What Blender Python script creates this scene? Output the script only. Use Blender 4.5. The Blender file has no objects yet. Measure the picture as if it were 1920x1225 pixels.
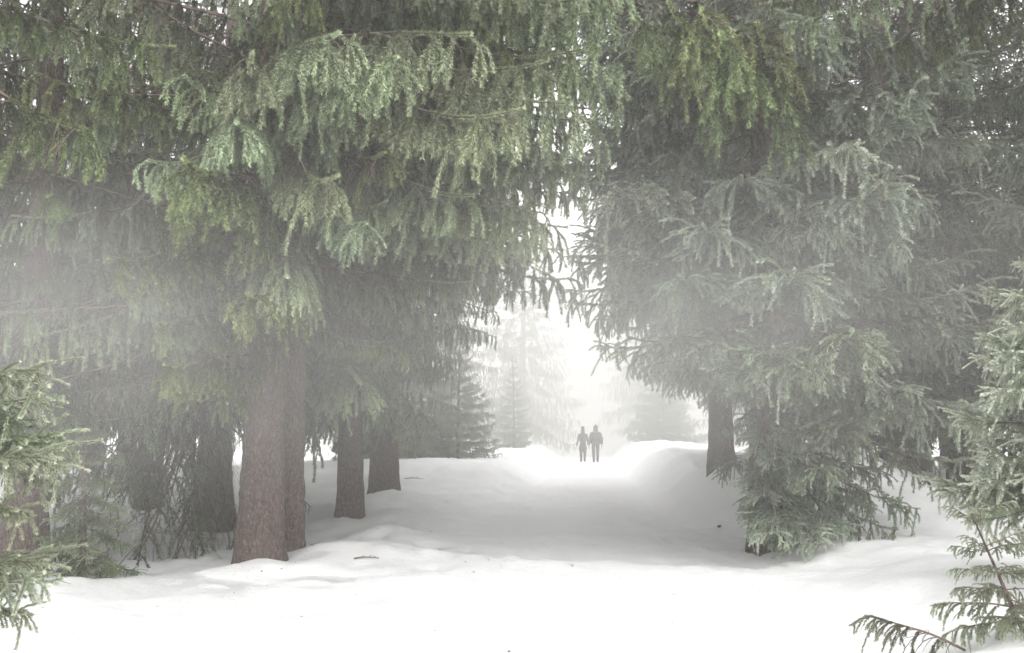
import bpy, math, random
import numpy as np
from mathutils import Vector, Matrix, Euler

random.seed(7)
RNG = np.random.default_rng(7)
S = bpy.context.scene
COL = S.collection
R = math.radians

# ------------------------------------------------------------------ camera, world, sun, exposure
cam_data = bpy.data.cameras.new("camera")
cam = bpy.data.objects.new("camera", cam_data)
COL.objects.link(cam)
cam_data.sensor_width = 36.0
cam_data.lens = 35.0
cam_data.clip_start = 0.1
cam_data.clip_end = 3000.0
cam.location = (0.0, 0.0, 1.6)
cam.rotation_euler = (R(90.0 + 5.9), 0.0, 0.0)
S.camera = cam

SUN_EL, SUN_AZ = 42.0, 168.0        # azimuth clockwise from +y: behind the camera, a little to the right
world = bpy.data.worlds.new("World")
S.world = world
world.use_nodes = True
nt = world.node_tree
nt.nodes.clear()
sky = nt.nodes.new("ShaderNodeTexSky")
sky.sky_type = 'NISHITA'
sky.sun_disc = False
sky.sun_elevation = R(SUN_EL)
sky.sun_rotation = R(SUN_AZ)
sky.dust_density = 6.0
sky.air_density = 1.0
hsv = nt.nodes.new("ShaderNodeHueSaturation")    # overcast: hardly any blue is left
hsv.inputs['Saturation'].default_value = 0.06
bg = nt.nodes.new("ShaderNodeBackground")
bg.inputs['Strength'].default_value = 0.15
wo = nt.nodes.new("ShaderNodeOutputWorld")
nt.links.new(sky.outputs[0], hsv.inputs['Color'])
ovc = nt.nodes.new("ShaderNodeMix"); ovc.data_type = 'RGBA'       # an even overcast layer over the clear sky
ovc.inputs[0].default_value = 0.6
ovc.inputs[7].default_value = (7.05, 7.0, 6.95, 1)
nt.links.new(hsv.outputs[0], ovc.inputs[6])
nt.links.new(ovc.outputs[2], bg.inputs['Color'])
nt.links.new(bg.outputs[0], wo.inputs['Surface'])

sd = bpy.data.lights.new("sun", 'SUN')
sd.energy = 0.5
sd.angle = R(24.0)
sd.color = (1.0, 0.985, 0.96)
sun = bpy.data.objects.new("sun", sd)
COL.objects.link(sun)
_d = Vector((math.sin(R(SUN_AZ)) * math.cos(R(SUN_EL)), math.cos(R(SUN_AZ)) * math.cos(R(SUN_EL)), math.sin(R(SUN_EL))))
sun.rotation_euler = _d.to_track_quat('Z', 'Y').to_euler()

S.view_settings.view_transform = 'Standard'
S.view_settings.look = 'None'
S.view_settings.gamma = 1.0
S.view_settings.use_curve_mapping = False
S.view_settings.exposure = 1.15
S.render.engine = 'CYCLES'
cy = S.cycles
cy.max_bounces = 14
cy.diffuse_bounces = 6
cy.glossy_bounces = 1
cy.transmission_bounces = 2
cy.volume_bounces = 12
cy.transparent_max_bounces = 4
cy.use_adaptive_sampling = True
cy.adaptive_threshold = 0.015
cy.use_denoising = True
try:
    cy.denoiser = 'OPENIMAGEDENOISE'
    cy.denoising_input_passes = 'RGB_ALBEDO_NORMAL'
    cy.denoising_prefilter = 'ACCURATE'
except Exception:
    pass

HAZE_DENSITY = 0.0035

# ------------------------------------------------------------------ small helpers
def tag(o, label=None, cat=None, group=None, kind=None):
    if label: o['label'] = label
    if cat: o['category'] = cat
    if group: o['group'] = group
    if kind: o['kind'] = kind
    return o

def mesh_np(name, V, F, mats, mi=None, smooth=None, attrs=None):
    """V (n,3), F list of (k,m) int arrays of equal-sided faces, one material index per face array."""
    me = bpy.data.meshes.new(name)
    me.vertices.add(len(V))
    me.vertices.foreach_set('co', np.asarray(V, np.float32).ravel())
    loops = np.concatenate([f.ravel() for f in F]).astype(np.int32)
    tot = np.concatenate([np.full(len(f), f.shape[1], np.int32) for f in F])
    start = np.concatenate([[0], np.cumsum(tot)[:-1]]).astype(np.int32)
    me.loops.add(len(loops)); me.loops.foreach_set('vertex_index', loops)
    me.polygons.add(len(tot))
    me.polygons.foreach_set('loop_start', start)
    me.polygons.foreach_set('loop_total', tot)
    for m in mats: me.materials.append(m)
    if mi is not None:
        me.polygons.foreach_set('material_index', np.concatenate([np.full(len(f), k, np.int32) for f, k in zip(F, mi)]))
    if smooth is not None:
        me.polygons.foreach_set('use_smooth', np.concatenate([np.full(len(f), k, bool) for f, k in zip(F, smooth)]))
    me.update(calc_edges=True)
    for k, a in (attrs or {}).items():
        at = me.attributes.new(k, 'FLOAT', 'POINT')
        at.data.foreach_set('value', np.asarray(a, np.float32))
    return me

def link(name, me, parent=None):
    o = bpy.data.objects.new(name, me)
    COL.objects.link(o)
    if parent is not None: o.parent = parent
    return o

def empty(name, loc, rz=0.0):
    o = bpy.data.objects.new(name, None)
    COL.objects.link(o)
    o.location = loc
    o.rotation_euler = (0, 0, rz)
    o.empty_display_size = 0.2
    return o

def _hash(i, j, seed):
    n = (i * 374761393 + j * 668265263 + seed * 982451653).astype(np.int64) & 0x7fffffff
    n = ((n ^ (n >> 13)) * 1274126177) & 0x7fffffff
    return ((n ^ (n >> 16)) & 0xffff) / 65535.0

def vnoise(x, y, seed=0):
    x = np.asarray(x, float); y = np.asarray(y, float)
    i = np.floor(x).astype(np.int64); j = np.floor(y).astype(np.int64)
    fx = x - i; fy = y - j
    fx = fx * fx * (3 - 2 * fx); fy = fy * fy * (3 - 2 * fy)
    a = _hash(i, j, seed); b = _hash(i + 1, j, seed); c = _hash(i, j + 1, seed); d = _hash(i + 1, j + 1, seed)
    return (a * (1 - fx) + b * fx) * (1 - fy) + (c * (1 - fx) + d * fx) * fy - 0.5

def fbm(x, y, seed=0, oct=4):
    s = 0; a = 1.0
    for k in range(oct):
        s = s + a * vnoise(x, y, seed + k * 17); x = x * 2.03 + 5.1; y = y * 2.03 + 1.7; a *= 0.5
    return s

# ------------------------------------------------------------------ materials
def new_mat(name):
    m = bpy.data.materials.new(name); m.use_nodes = True
    n = m.node_tree; b = n.nodes['Principled BSDF']
    return m, n, b

def ramp(n, fac, stops):
    r = n.nodes.new('ShaderNodeValToRGB')
    while len(r.color_ramp.elements) < len(stops): r.color_ramp.elements.new(0.5)
    for e, (p, c) in zip(r.color_ramp.elements, stops):
        e.position = p; e.color = (*c, 1)
    n.links.new(fac, r.inputs[0])
    return r.outputs[0]

def mix(n, fac, a, b):
    m = n.nodes.new('ShaderNodeMix'); m.data_type = 'RGBA'
    for s, v in ((m.inputs[0], fac), (m.inputs[6], a), (m.inputs[7], b)):
        if hasattr(v, 'links'): n.links.new(v, s)
        else: s.default_value = v if not isinstance(v, tuple) or len(v) == 4 else (*v, 1)
    return m.outputs[2]

def noise_node(n, scale, detail=4, coord='Object', rough=0.55, stretch=None):
    tc = n.nodes.new('ShaderNodeTexCoord')
    t = n.nodes.new('ShaderNodeTexNoise'); t.inputs['Scale'].default_value = scale
    t.inputs['Detail'].default_value = detail; t.inputs['Roughness'].default_value = rough
    if stretch:
        mp = n.nodes.new('ShaderNodeMapping'); mp.inputs['Scale'].default_value = stretch
        n.links.new(tc.outputs[coord], mp.inputs[0]); n.links.new(mp.outputs[0], t.inputs['Vector'])
    else:
        n.links.new(tc.outputs[coord], t.inputs['Vector'])
    return t.outputs['Fac']

def bump(n, b, h, strength, dist):
    bp = n.nodes.new('ShaderNodeBump'); bp.inputs['Strength'].default_value = strength
    bp.inputs['Distance'].default_value = dist
    n.links.new(h, bp.inputs['Height']); n.links.new(bp.outputs[0], b.inputs['Normal'])

def needle_mat(name, old, mid, tip, frost, frost_amt=0.55):
    """colour by the age of the shoot (attribute 'age': 0 old inner wood, 1 fresh tip) and by branch"""
    m, n, b = new_mat(name)
    at = n.nodes.new('ShaderNodeAttribute'); at.attribute_name = 'age'
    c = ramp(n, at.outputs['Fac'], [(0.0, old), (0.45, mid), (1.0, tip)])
    oi = n.nodes.new('ShaderNodeObjectInfo')
    fr = n.nodes.new('ShaderNodeMapRange')
    fr.inputs[1].default_value = 0.0; fr.inputs[2].default_value = 1.0
    fr.inputs[3].default_value = 0.0; fr.inputs[4].default_value = 0.9
    sx = n.nodes.new('ShaderNodeSeparateColor'); n.links.new(oi.outputs['Color'], sx.inputs[0])
    n.links.new(sx.outputs[0], fr.inputs[0])
    ml = n.nodes.new('ShaderNodeMath'); ml.operation = 'MULTIPLY'
    n.links.new(fr.outputs[0], ml.inputs[0]); n.links.new(at.outputs['Fac'], ml.inputs[1])
    c = mix(n, ml.outputs[0], c, frost)
    # hue drift between branches
    hs = n.nodes.new('ShaderNodeHueSaturation')
    w = n.nodes.new('ShaderNodeTexWhiteNoise'); w.noise_dimensions = '1D'
    n.links.new(oi.outputs['Random'], w.inputs['W'])
    mr = n.nodes.new('ShaderNodeMapRange'); mr.inputs[3].default_value = 0.475; mr.inputs[4].default_value = 0.525
    n.links.new(w.outputs['Value'], mr.inputs[0]); n.links.new(mr.outputs[0], hs.inputs['Hue'])
    mv = n.nodes.new('ShaderNodeMapRange'); mv.inputs[3].default_value = 0.75; mv.inputs[4].default_value = 1.25
    n.links.new(w.outputs['Color'], mv.inputs[0]); n.links.new(mv.outputs[0], hs.inputs['Value'])
    n.links.new(c, hs.inputs['Color']); n.links.new(hs.outputs[0], b.inputs['Base Color'])
    b.inputs['Roughness'].default_value = 0.55
    b.inputs['Specular IOR Level'].default_value = 0.35
    return m

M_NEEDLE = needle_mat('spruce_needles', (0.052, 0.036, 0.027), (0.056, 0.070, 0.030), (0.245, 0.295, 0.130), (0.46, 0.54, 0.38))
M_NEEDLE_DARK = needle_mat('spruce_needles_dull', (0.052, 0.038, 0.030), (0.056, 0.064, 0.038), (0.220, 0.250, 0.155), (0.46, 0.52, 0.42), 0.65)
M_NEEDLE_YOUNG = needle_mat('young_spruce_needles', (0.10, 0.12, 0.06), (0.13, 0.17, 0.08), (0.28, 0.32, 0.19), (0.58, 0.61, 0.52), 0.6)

M_TWIG, n_, b_ = new_mat('twig_bark')
n_.links.new(ramp(n_, noise_node(n_, 9, 3), [(0.3, (0.075, 0.052, 0.042)), (0.7, (0.20, 0.145, 0.115))]), b_.inputs['Base Color'])
b_.inputs['Roughness'].default_value = 0.85

M_BARK, n_, b_ = new_mat('spruce_bark')
f1 = noise_node(n_, 34, 6, stretch=(1, 1, 0.38), rough=0.7)
f2 = noise_node(n_, 2.2, 4)
tc_ = n_.nodes.new('ShaderNodeTexCoord'); mp_ = n_.nodes.new('ShaderNodeMapping'); mp_.inputs['Scale'].default_value = (34, 34, 13)
vo_ = n_.nodes.new('ShaderNodeTexVoronoi'); vo_.feature = 'DISTANCE_TO_EDGE'; vo_.inputs['Scale'].default_value = 1.0
n_.links.new(tc_.outputs['Object'], mp_.inputs[0])
nz_ = n_.nodes.new('ShaderNodeTexNoise'); nz_.inputs['Scale'].default_value = 1.3; n_.links.new(mp_.outputs[0], nz_.inputs['Vector'])
ad_ = n_.nodes.new('ShaderNodeVectorMath'); ad_.operation = 'ADD'; n_.links.new(mp_.outputs[0], ad_.inputs[0]); n_.links.new(nz_.outputs['Color'], ad_.inputs[1])
n_.links.new(ad_.outputs[0], vo_.inputs['Vector'])
c_ = ramp(n_, f1, [(0.30, (0.060, 0.044, 0.038)), (0.50, (0.150, 0.108, 0.092)), (0.72, (0.250, 0.190, 0.165))])
c_ = mix(n_, ramp(n_, vo_.outputs['Distance'], [(0.0, (0.75, 0.75, 0.75)), (0.16, (0, 0, 0))]), c_, (0.040, 0.028, 0.024))
c_ = mix(n_, ramp(n_, f2, [(0.50, (0, 0, 0)), (0.78, (0.5, 0.5, 0.5))]), c_, (0.15, 0.145, 0.11))
n_.links.new(c_, b_.inputs['Base Color'])
b_.inputs['Roughness'].default_value = 0.9
hm_ = n_.nodes.new('ShaderNodeMath'); hm_.operation = 'MINIMUM'; hm_.inputs[1].default_value = 0.3
n_.links.new(vo_.outputs['Distance'], hm_.inputs[0])
hs_ = n_.nodes.new('ShaderNodeMath'); hs_.operation = 'MULTIPLY_ADD'; hs_.inputs[1].default_value = 2.0
n_.links.new(hm_.outputs[0], hs_.inputs[0]); n_.links.new(f1, hs_.inputs[2])
bump(n_, b_, hs_.outputs[0], 1.0, 0.022)

M_SNOW, n_, b_ = new_mat('snow')
f1 = noise_node(n_, 0.8, 5)
c_ = ramp(n_, f1, [(0.3, (0.865, 0.868, 0.878)), (0.7, (0.925, 0.925, 0.925))])
n_.links.new(c_, b_.inputs['Base Color'])
b_.inputs['Roughness'].default_value = 0.6
b_.inputs['Specular IOR Level'].default_value = 0.2
bump(n_, b_, noise_node(n_, 9, 10, rough=0.75), 0.6, 0.06)

def cloth(name, c):
    m, n, b = new_mat(name)
    n.links.new(ramp(n, noise_node(n, 14, 3), [(0.3, tuple(v * 0.75 for v in c)), (0.7, tuple(v * 1.2 for v in c))]), b.inputs['Base Color'])
    b.inputs['Roughness'].default_value = 0.85
    return m

# ------------------------------------------------------------------ the snow-covered ground
def gauss(x, y, cx, cy_, sx, sy, a):
    return a * np.exp(-((x - cx) / sx) ** 2 - ((y - cy_) / sy) ** 2)

def sstep(a, b, v):
    t = np.clip((v - a) / (b - a), 0, 1)
    return t * t * (3 - 2 * t)

def path_x(y):
    return 0.25 + 0.074 * y

def ground_z(x, y, fine=True):
    x = np.asarray(x, float); y = np.asarray(y, float)
    px = path_x(y)
    r = x - px
    z = 0.0 * x
    # bank on the right of the path
    far = sstep(13.5, 18.5, y)
    z = z + (0.10 + 0.68 * far + 0.10 * sstep(19.5, 25, y)) * sstep(1.7 - 0.65 * far, 3.6 - 1.25 * far, r) * (1 - 0.45 * sstep(3.6, 7.5, r))
    z = z + 0.22 * sstep(1.6, 3.4, r) * (1 - far)
    z = z + gauss(x, y, 5.5, 17.0, 1.1, 1.6, 0.55)
    # ploughed bank on the left, further down the path
    l = -r
    z = z + 0.55 * sstep(24, 31, y) * sstep(1.6, 2.9, l) * (1 - 0.3 * sstep(3.5, 8, l))
    z = z + 0.10 * sstep(1.9, 3.0, l) * sstep(11.0, 14.0, y)
    z = z - 0.18 * sstep(0.0, 2.0, (y - 12.6) * 0.9 + (-3.0 - x) * 0.35) * sstep(-3.3, -4.6, x) * sstep(26, 18, y)
    # little mounds round the trunks
    for cx, cy_, a in ((-3.05, 11.75, 0.05), (-2.4, 12.9, 0.10), (-1.9, 14.2, 0.10), (-2.4, 20.6, 0.12), (-2.2, 15.6, 0.05), (3.9, 18.1, 0.06)):
        z = z + gauss(x, y, cx, cy_, 0.55, 0.45, a)
    z = z + 0.16 * fbm(x * 0.22, y * 0.22, 3, 3) * (0.35 + sstep(1.2, 3.0, abs(r)))
    if fine:
        k = 0.4 + 0.6 * sstep(1.0, 2.6, abs(r))
        z = z + 0.10 * k * fbm(x * 1.1, y * 1.1, 11, 4)
        rough = sstep(11.5, 13.5, y) * sstep(0.6, 2.0, abs(r)) + 0.25
        z = z + 0.055 * rough * fbm(x * 2.7, y * 2.7, 41, 4) + 0.05 * rough * np.maximum(0, fbm(x * 5.0, y * 5.0, 57, 3) - 0.18)
        z = z + 0.030 * fbm(x * 4.5, y * 4.5, 23, 3)
        tread = sstep(2.0, 1.0, abs(r)) * sstep(7.0, 11.0, y) + 0.25
        z = z - 0.075 * tread * np.maximum(0, fbm(x * 3.4, y * 2.2, 91, 2) - 0.08)
    return z

def gz(x, y):
    return float(ground_z(np.array([x]), np.array([y]))[0])

def build_ground():
    ys = [-60, -30, -15, -8, -4, -2]
    y = 0.0
    while y < 130:
        ys.append(y); y += 0.05 + 0.0085 * max(0.0, y - 1.0)
    ys += [135, 145, 165, 200, 260, 340, 400]
    xs = []
    x = 0.0
    while x < 60:
        xs.append(x); x += 0.065 + 0.012 * max(0, x - 4.5)
    xs += [62, 70, 85, 110, 160, 230, 300]
    xs = np.array(sorted([-v for v in xs[1:]] + xs)); ys = np.array(ys)
    X, Y = np.meshgrid(xs, ys)
    Z = ground_z(X, Y)
    fade = 1 - sstep(60, 140, np.maximum(abs(X), np.maximum(Y - 40, -Y * 4)))
    Z = Z * fade
    V = np.stack([X, Y, Z], -1).reshape(-1, 3)
    nx, ny = len(xs), len(ys)
    idx = np.arange(nx * ny).reshape(ny, nx)
    F = np.stack([idx[:-1, :-1], idx[:-1, 1:], idx[1:, 1:], idx[1:, :-1]], -1).reshape(-1, 4)
    o = link('snow_ground', mesh_np('snow_ground', V, [F], [M_SNOW], smooth=[True]))
    tag(o, kind='structure')
    return len(F)
print('ground quads', build_ground())

# ------------------------------------------------------------------ haze: one even box of air
def build_haze():
    m = bpy.data.materials.new('haze_air'); m.use_nodes = True
    n = m.node_tree; n.nodes.clear()
    v = n.nodes.new('ShaderNodeVolumePrincipled')
    v.inputs['Color'].default_value = (0.985, 0.98, 0.97, 1)
    v.inputs['Density'].default_value = HAZE_DENSITY
    v.inputs['Anisotropy'].default_value = 0.0
    o_ = n.nodes.new('ShaderNodeOutputMaterial')
    n.links.new(v.outputs[0], o_.inputs['Volume'])
    x0, x1, y0, y1, z0, z1 = -310, 310, -70, 410, -1.6, 25.0
    V = np.array([(x, y, z) for z in (z0, z1) for y in (y0, y1) for x in (x0, x1)], float)
    F = np.array([(0, 2, 3, 1), (4, 5, 7, 6), (0, 1, 5, 4), (2, 6, 7, 3), (0, 4, 6, 2), (1, 3, 7, 5)])
    o = link('haze', mesh_np('haze', V, [F], [m]))
    tag(o, kind='stuff')
build_haze()

# ------------------------------------------------------------------ spruce branches
DOWN = np.array([0, 0, -1.0])

def nrm(v):
    return v / (np.linalg.norm(v, axis=-1, keepdims=True) + 1e-12)

class Branch:
    """collects wood segments and needle-bearing segments, then becomes one mesh"""
    def __init__(self, rng):
        self.rng = rng
        self.w = []      # p0 p1 r0 r1
        self.n = []      # p0 p1 age0 age1 needle length density factor
    def line(self, pts, r0, r1, needles=None, age=(0.3, 1.0), nl=0.024, dens=1.0):
        k = len(pts) - 1
        for i in range(k):
            a, b = i / k, (i + 1) / k
            self.w.append((*pts[i], *pts[i + 1], r0 + (r1 - r0) * a, r0 + (r1 - r0) * b))
            if needles is not None and b > needles:
                self.n.append((*pts[i], *pts[i + 1], age[0] + (age[1] - age[0]) * a, age[0] + (age[1] - age[0]) * b, nl, dens))
    def mesh(self, name, mats, density=420, width=0.0075, sides=3):
        rng = self.rng
        w = np.array(self.w); V = []; F4 = []; base = 0
        p0, p1, r0, r1 = w[:, 0:3], w[:, 3:6], w[:, 6], w[:, 7]
        d = nrm(p1 - p0)
        ref = np.where(abs(d[:, 2:3]) < 0.9, np.array([[0, 0, 1.0]]), np.array([[1.0, 0, 0]]))
        u = nrm(np.cross(d, ref)); v = np.cross(d, u)
        ring0 = []; ring1 = []
        for k in range(sides):
            a = 2 * math.pi * k / sides
            o = u * math.cos(a) + v * math.sin(a)
            ring0.append(p0 + o * r0[:, None]); ring1.append(p1 + o * r1[:, None])
        Vw = np.stack(ring0 + ring1, 1).reshape(-1, 3)
        off = np.arange(len(w))[:, None] * (2 * sides)
        Fw = np.concatenate([off + np.array([[k, (k + 1) % sides, sides + (k + 1) % sides, sides + k]]) for k in range(sides)], 0)
        aw = np.zeros(len(Vw))
        # needles
        if self.n:
            s = np.array(self.n)
            q0, q1 = s[:, 0:3], s[:, 3:6]
            L = np.linalg.norm(q1 - q0, axis=1)
            cnt = rng.poisson(np.maximum(L * density * s[:, 9], 0.01))
            ii = np.repeat(np.arange(len(s)), cnt)
            t = rng.random(len(ii))[:, None]
            P = q0[ii] * (1 - t) + q1[ii] * t
            ax = nrm(q1 - q0)[ii]
            rd = rng.normal(size=P.shape); rd -= ax * (rd * ax).sum(1, keepdims=True); rd = nrm(rd)
            rd = nrm(rd + np.array([0, 0, 0.25]))
            dr = nrm(ax * rng.uniform(0.8, 1.5, (len(ii), 1)) + rd)
            ln = s[ii, 8][:, None] * rng.uniform(0.7, 1.2, (len(ii), 1))
            sd_ = nrm(nrm(np.cross(ax, dr)) + 0.35 * rng.normal(size=P.shape))
            wd = width * rng.uniform(0.7, 1.25, (len(ii), 1))
            mid = P + dr * ln * 0.35
            Vn = np.stack([P, mid + sd_ * wd * 0.5, P + dr * ln, mid - sd_ * wd * 0.5], 1).reshape(-1, 3)
            an = np.repeat((s[ii, 6][:, None] * (1 - t) + s[ii, 7][:, None] * t)[:, 0] + rng.normal(0, 0.08, len(ii)), 4)
            Fn = np.arange(len(ii) * 4).reshape(-1, 4) + len(Vw)
            V = np.concatenate([Vw, Vn]); A = np.clip(np.concatenate([aw, an]), 0, 1)
            F = [Fw, Fn]; mi = [1, 0]; sm = [True, False]
        else:
            V = Vw; A = aw; F = [Fw]; mi = [1]; sm = [True]
        return mesh_np(name, V, F, mats, mi, sm, {'age': A})

def limb_curve(L, a, b, c, rng, n=22, wob=0.03):
    s = np.linspace(0, 1, n)
    ph = rng.uniform(0, 6.28, 2)
    pts = np.stack([L * s, L * wob * np.sin(s * 5 + ph[0]) * s, L * (a * s - b * s ** 2 + c * s ** 3) + L * wob * 0.4 * np.sin(s * 9 + ph[1]) * s], 1)
    return pts

def at(pts, s):
    f = s * (len(pts) - 1); i = min(int(f), len(pts) - 2); t = f - i
    return pts[i] * (1 - t) + pts[i + 1] * t, nrm(pts[i + 1] - pts[i])

def grow(p, d0, length, droop, rng, n=6, wob=0.10):
    """a shoot that starts along d0 and bends towards the ground"""
    pts = [p]; d = nrm(d0)
    st = length / n
    for k in range(n):
        d = nrm(d + DOWN * droop / n * 2 + rng.normal(0, wob, 3))
        pts.append(pts[-1] + d * st)
    return np.array(pts)

def make_branch(name, seed, L=3.0, curve=(0.12, 0.50, 0.32), spacing=0.055, lat=0.62, droop=1.3, fan=55, bare=0.22,
                tert=0.045, tlen=0.11, mats=None, density=420, width=0.0075, nl=0.024, dead=0.12, wood=0.024, tdroop=0.5, min_lat=0.18):
    rng = np.random.default_rng(seed)
    B = Branch(rng)
    P = limb_curve(L, *curve, rng)
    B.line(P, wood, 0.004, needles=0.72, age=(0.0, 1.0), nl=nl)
    s = 0.10 + 0.05 * rng.random(); side = 1
    while s < 0.995:
        p, t = at(P, s)
        side = -side
        sv = nrm(np.cross(t, np.array([0, 0, 1.0]))) * side
        ang = R(fan + rng.normal(0, 10))
        prof = min(1.0, 0.35 + 1.6 * s) * (1 - s ** 2.6) ** 0.8
        ln = max(min_lat * rng.uniform(0.7, 1.2), lat * prof * rng.uniform(0.55, 1.25))
        d0 = t * math.cos(ang) + sv * math.sin(ang) + np.array([0, 0, 0.10])
        is_dead = rng.random() < (dead if s > bare else 0.75)
        ns = max(4, int(ln / 0.07))
        Q = grow(p, d0, ln, droop * rng.uniform(0.7, 1.3), rng, ns)
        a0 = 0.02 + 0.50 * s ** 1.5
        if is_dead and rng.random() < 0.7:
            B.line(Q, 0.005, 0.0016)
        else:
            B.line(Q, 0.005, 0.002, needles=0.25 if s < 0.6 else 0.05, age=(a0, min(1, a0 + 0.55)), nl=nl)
        # side shoots
        u = 0.16 + 0.1 * rng.random(); sd2 = 1
        stp = tert / max(ln, 0.05)
        while u < 0.97:
            q, tq = at(Q, u)
            sd2 = -sd2
            sw = nrm(np.cross(tq, nrm(np.cross(sv * side, DOWN) + rng.normal(0, 0.22, 3))))
            lt = tlen * (1.15 - 0.75 * u) * rng.uniform(0.6, 1.35)
            # a shoot may itself be long and hang
            if rng.random() < 0.12: lt *= 1.9
            dd = tq * 0.75 + sw * sd2 * 0.75 + t * rng.normal(0.12, 0.3)
            T = grow(q, dd, lt, tdroop, rng, 3, 0.08)
            if is_dead:
                if rng.random() < 0.6: B.line(T, 0.0024, 0.001)
            else:
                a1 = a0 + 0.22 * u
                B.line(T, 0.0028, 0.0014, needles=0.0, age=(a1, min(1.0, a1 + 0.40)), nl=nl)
            u += stp * rng.uniform(0.7, 1.4)
        s += spacing / L * rng.uniform(0.6, 1.4)
    me = B.mesh(name, mats, density, width)
    me['reach'] = float(P[-1][0]); me['rise'] = float(P[-1][2])
    return me

G_ = [M_NEEDLE, M_TWIG]; D_ = [M_NEEDLE_DARK, M_TWIG]; Y_ = [M_NEEDLE_YOUNG, M_TWIG]
CURTAIN = [make_branch('curtain_branch', 100 + k, L=3.0, curve=[(0.10, 0.52, 0.36), (0.02, 0.42, 0.34), (0.16, 0.70, 0.46), (0.0, 0.30, 0.22), (0.08, 0.6, 0.3)][k],
                       lat=[0.62, 0.78, 0.60, 0.85, 0.70][k], droop=[0.8, 1.2, 0.9, 1.5, 1.1][k], fan=[50, 60, 45, 65, 55][k], mats=G_, dead=[0.12, 0.2, 0.1, 0.25, 0.4][k],
                       spacing=0.115, tert=0.068, tlen=0.27, tdroop=1.2, nl=0.036, width=0.0095, density=640, min_lat=0.28) for k in range(5)]
TENT = [make_branch('tent_branch', 200 + k, L=2.6, curve=[(0.05, 0.35, 0.34), (0.0, 0.25, 0.30), (-0.05, 0.20, 0.22), (0.02, 0.42, 0.42)][k],
                    lat=[0.95, 0.85, 1.1, 0.9][k], droop=[0.5, 0.42, 0.62, 0.7][k], fan=[56, 52, 60, 54][k], mats=D_, dead=0.06, tlen=0.27, tdroop=0.42, spacing=0.115,
                    tert=0.072, nl=0.036, width=0.0095, density=640, min_lat=0.28) for k in range(4)]
FIR = []
for k in range(3):
    me = TENT[k].copy(); me.name = 'bushy_branch'; me.materials[0] = M_NEEDLE_YOUNG; FIR.append(me)
SAPLING = [make_branch('sapling_branch', 450 + k, L=0.5, curve=[(0.15, 0.20, 0.0), (0.0, 0.1, 0.05), (0.3, 0.35, 0.0)][k], lat=0.20, droop=0.7, fan=50, mats=Y_, dead=0.05, bare=0.05,
                     spacing=0.04, tert=0.038, tlen=0.10, density=1500, width=0.0045, nl=0.017, wood=0.007, tdroop=0.5, min_lat=0.07) for k in range(3)]
M_DEADWOOD, n_, b_ = new_mat('dead_wood')
n_.links.new(ramp(n_, noise_node(n_, 9, 3), [(0.3, (0.030, 0.023, 0.020)), (0.7, (0.085, 0.064, 0.055))]), b_.inputs['Base Color'])
b_.inputs['Roughness'].default_value = 0.9
DEAD = [make_branch('bare_branch', 330 + k, L=2.6, curve=[(0.1, 0.6, 0.0), (0.0, 0.2, -0.3), (0.2, 0.9, 0.3)][k], lat=0.9, droop=[0.9, 1.4, 0.6][k], fan=48, mats=[M_NEEDLE_DARK, M_DEADWOOD], dead=0.93, bare=0.95,
                      spacing=0.13, tert=0.085, tlen=0.26, wood=0.030, tdroop=0.8) for k in range(3)]
SPARSE = [make_branch('sparse_branch', 300 + k, L=2.8, curve=(0.0, 0.35, 0.15), lat=0.7, droop=1.3, fan=50, mats=D_, dead=0.75, bare=0.75,
                      spacing=0.085, tert=0.06, tlen=0.16) for k in range(3)]
YOUNG = [make_branch('young_branch', 400 + k, L=1.0, curve=[(0.10, 0.10, 0.12), (-0.05, 0.05, 0.15), (0.2, 0.25, 0.1)][k], lat=0.42, droop=0.25, fan=48, mats=Y_, dead=0.02, bare=0.05,
                     spacing=0.05, tert=0.045, tlen=0.16, density=1500, width=0.0048, nl=0.020, wood=0.010, tdroop=0.3, min_lat=0.10) for k in range(3)]
for m in CURTAIN + TENT + SPARSE + YOUNG:
    print(m.name, len(m.polygons), round(m['reach'], 2), round(m['rise'], 2))

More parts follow.
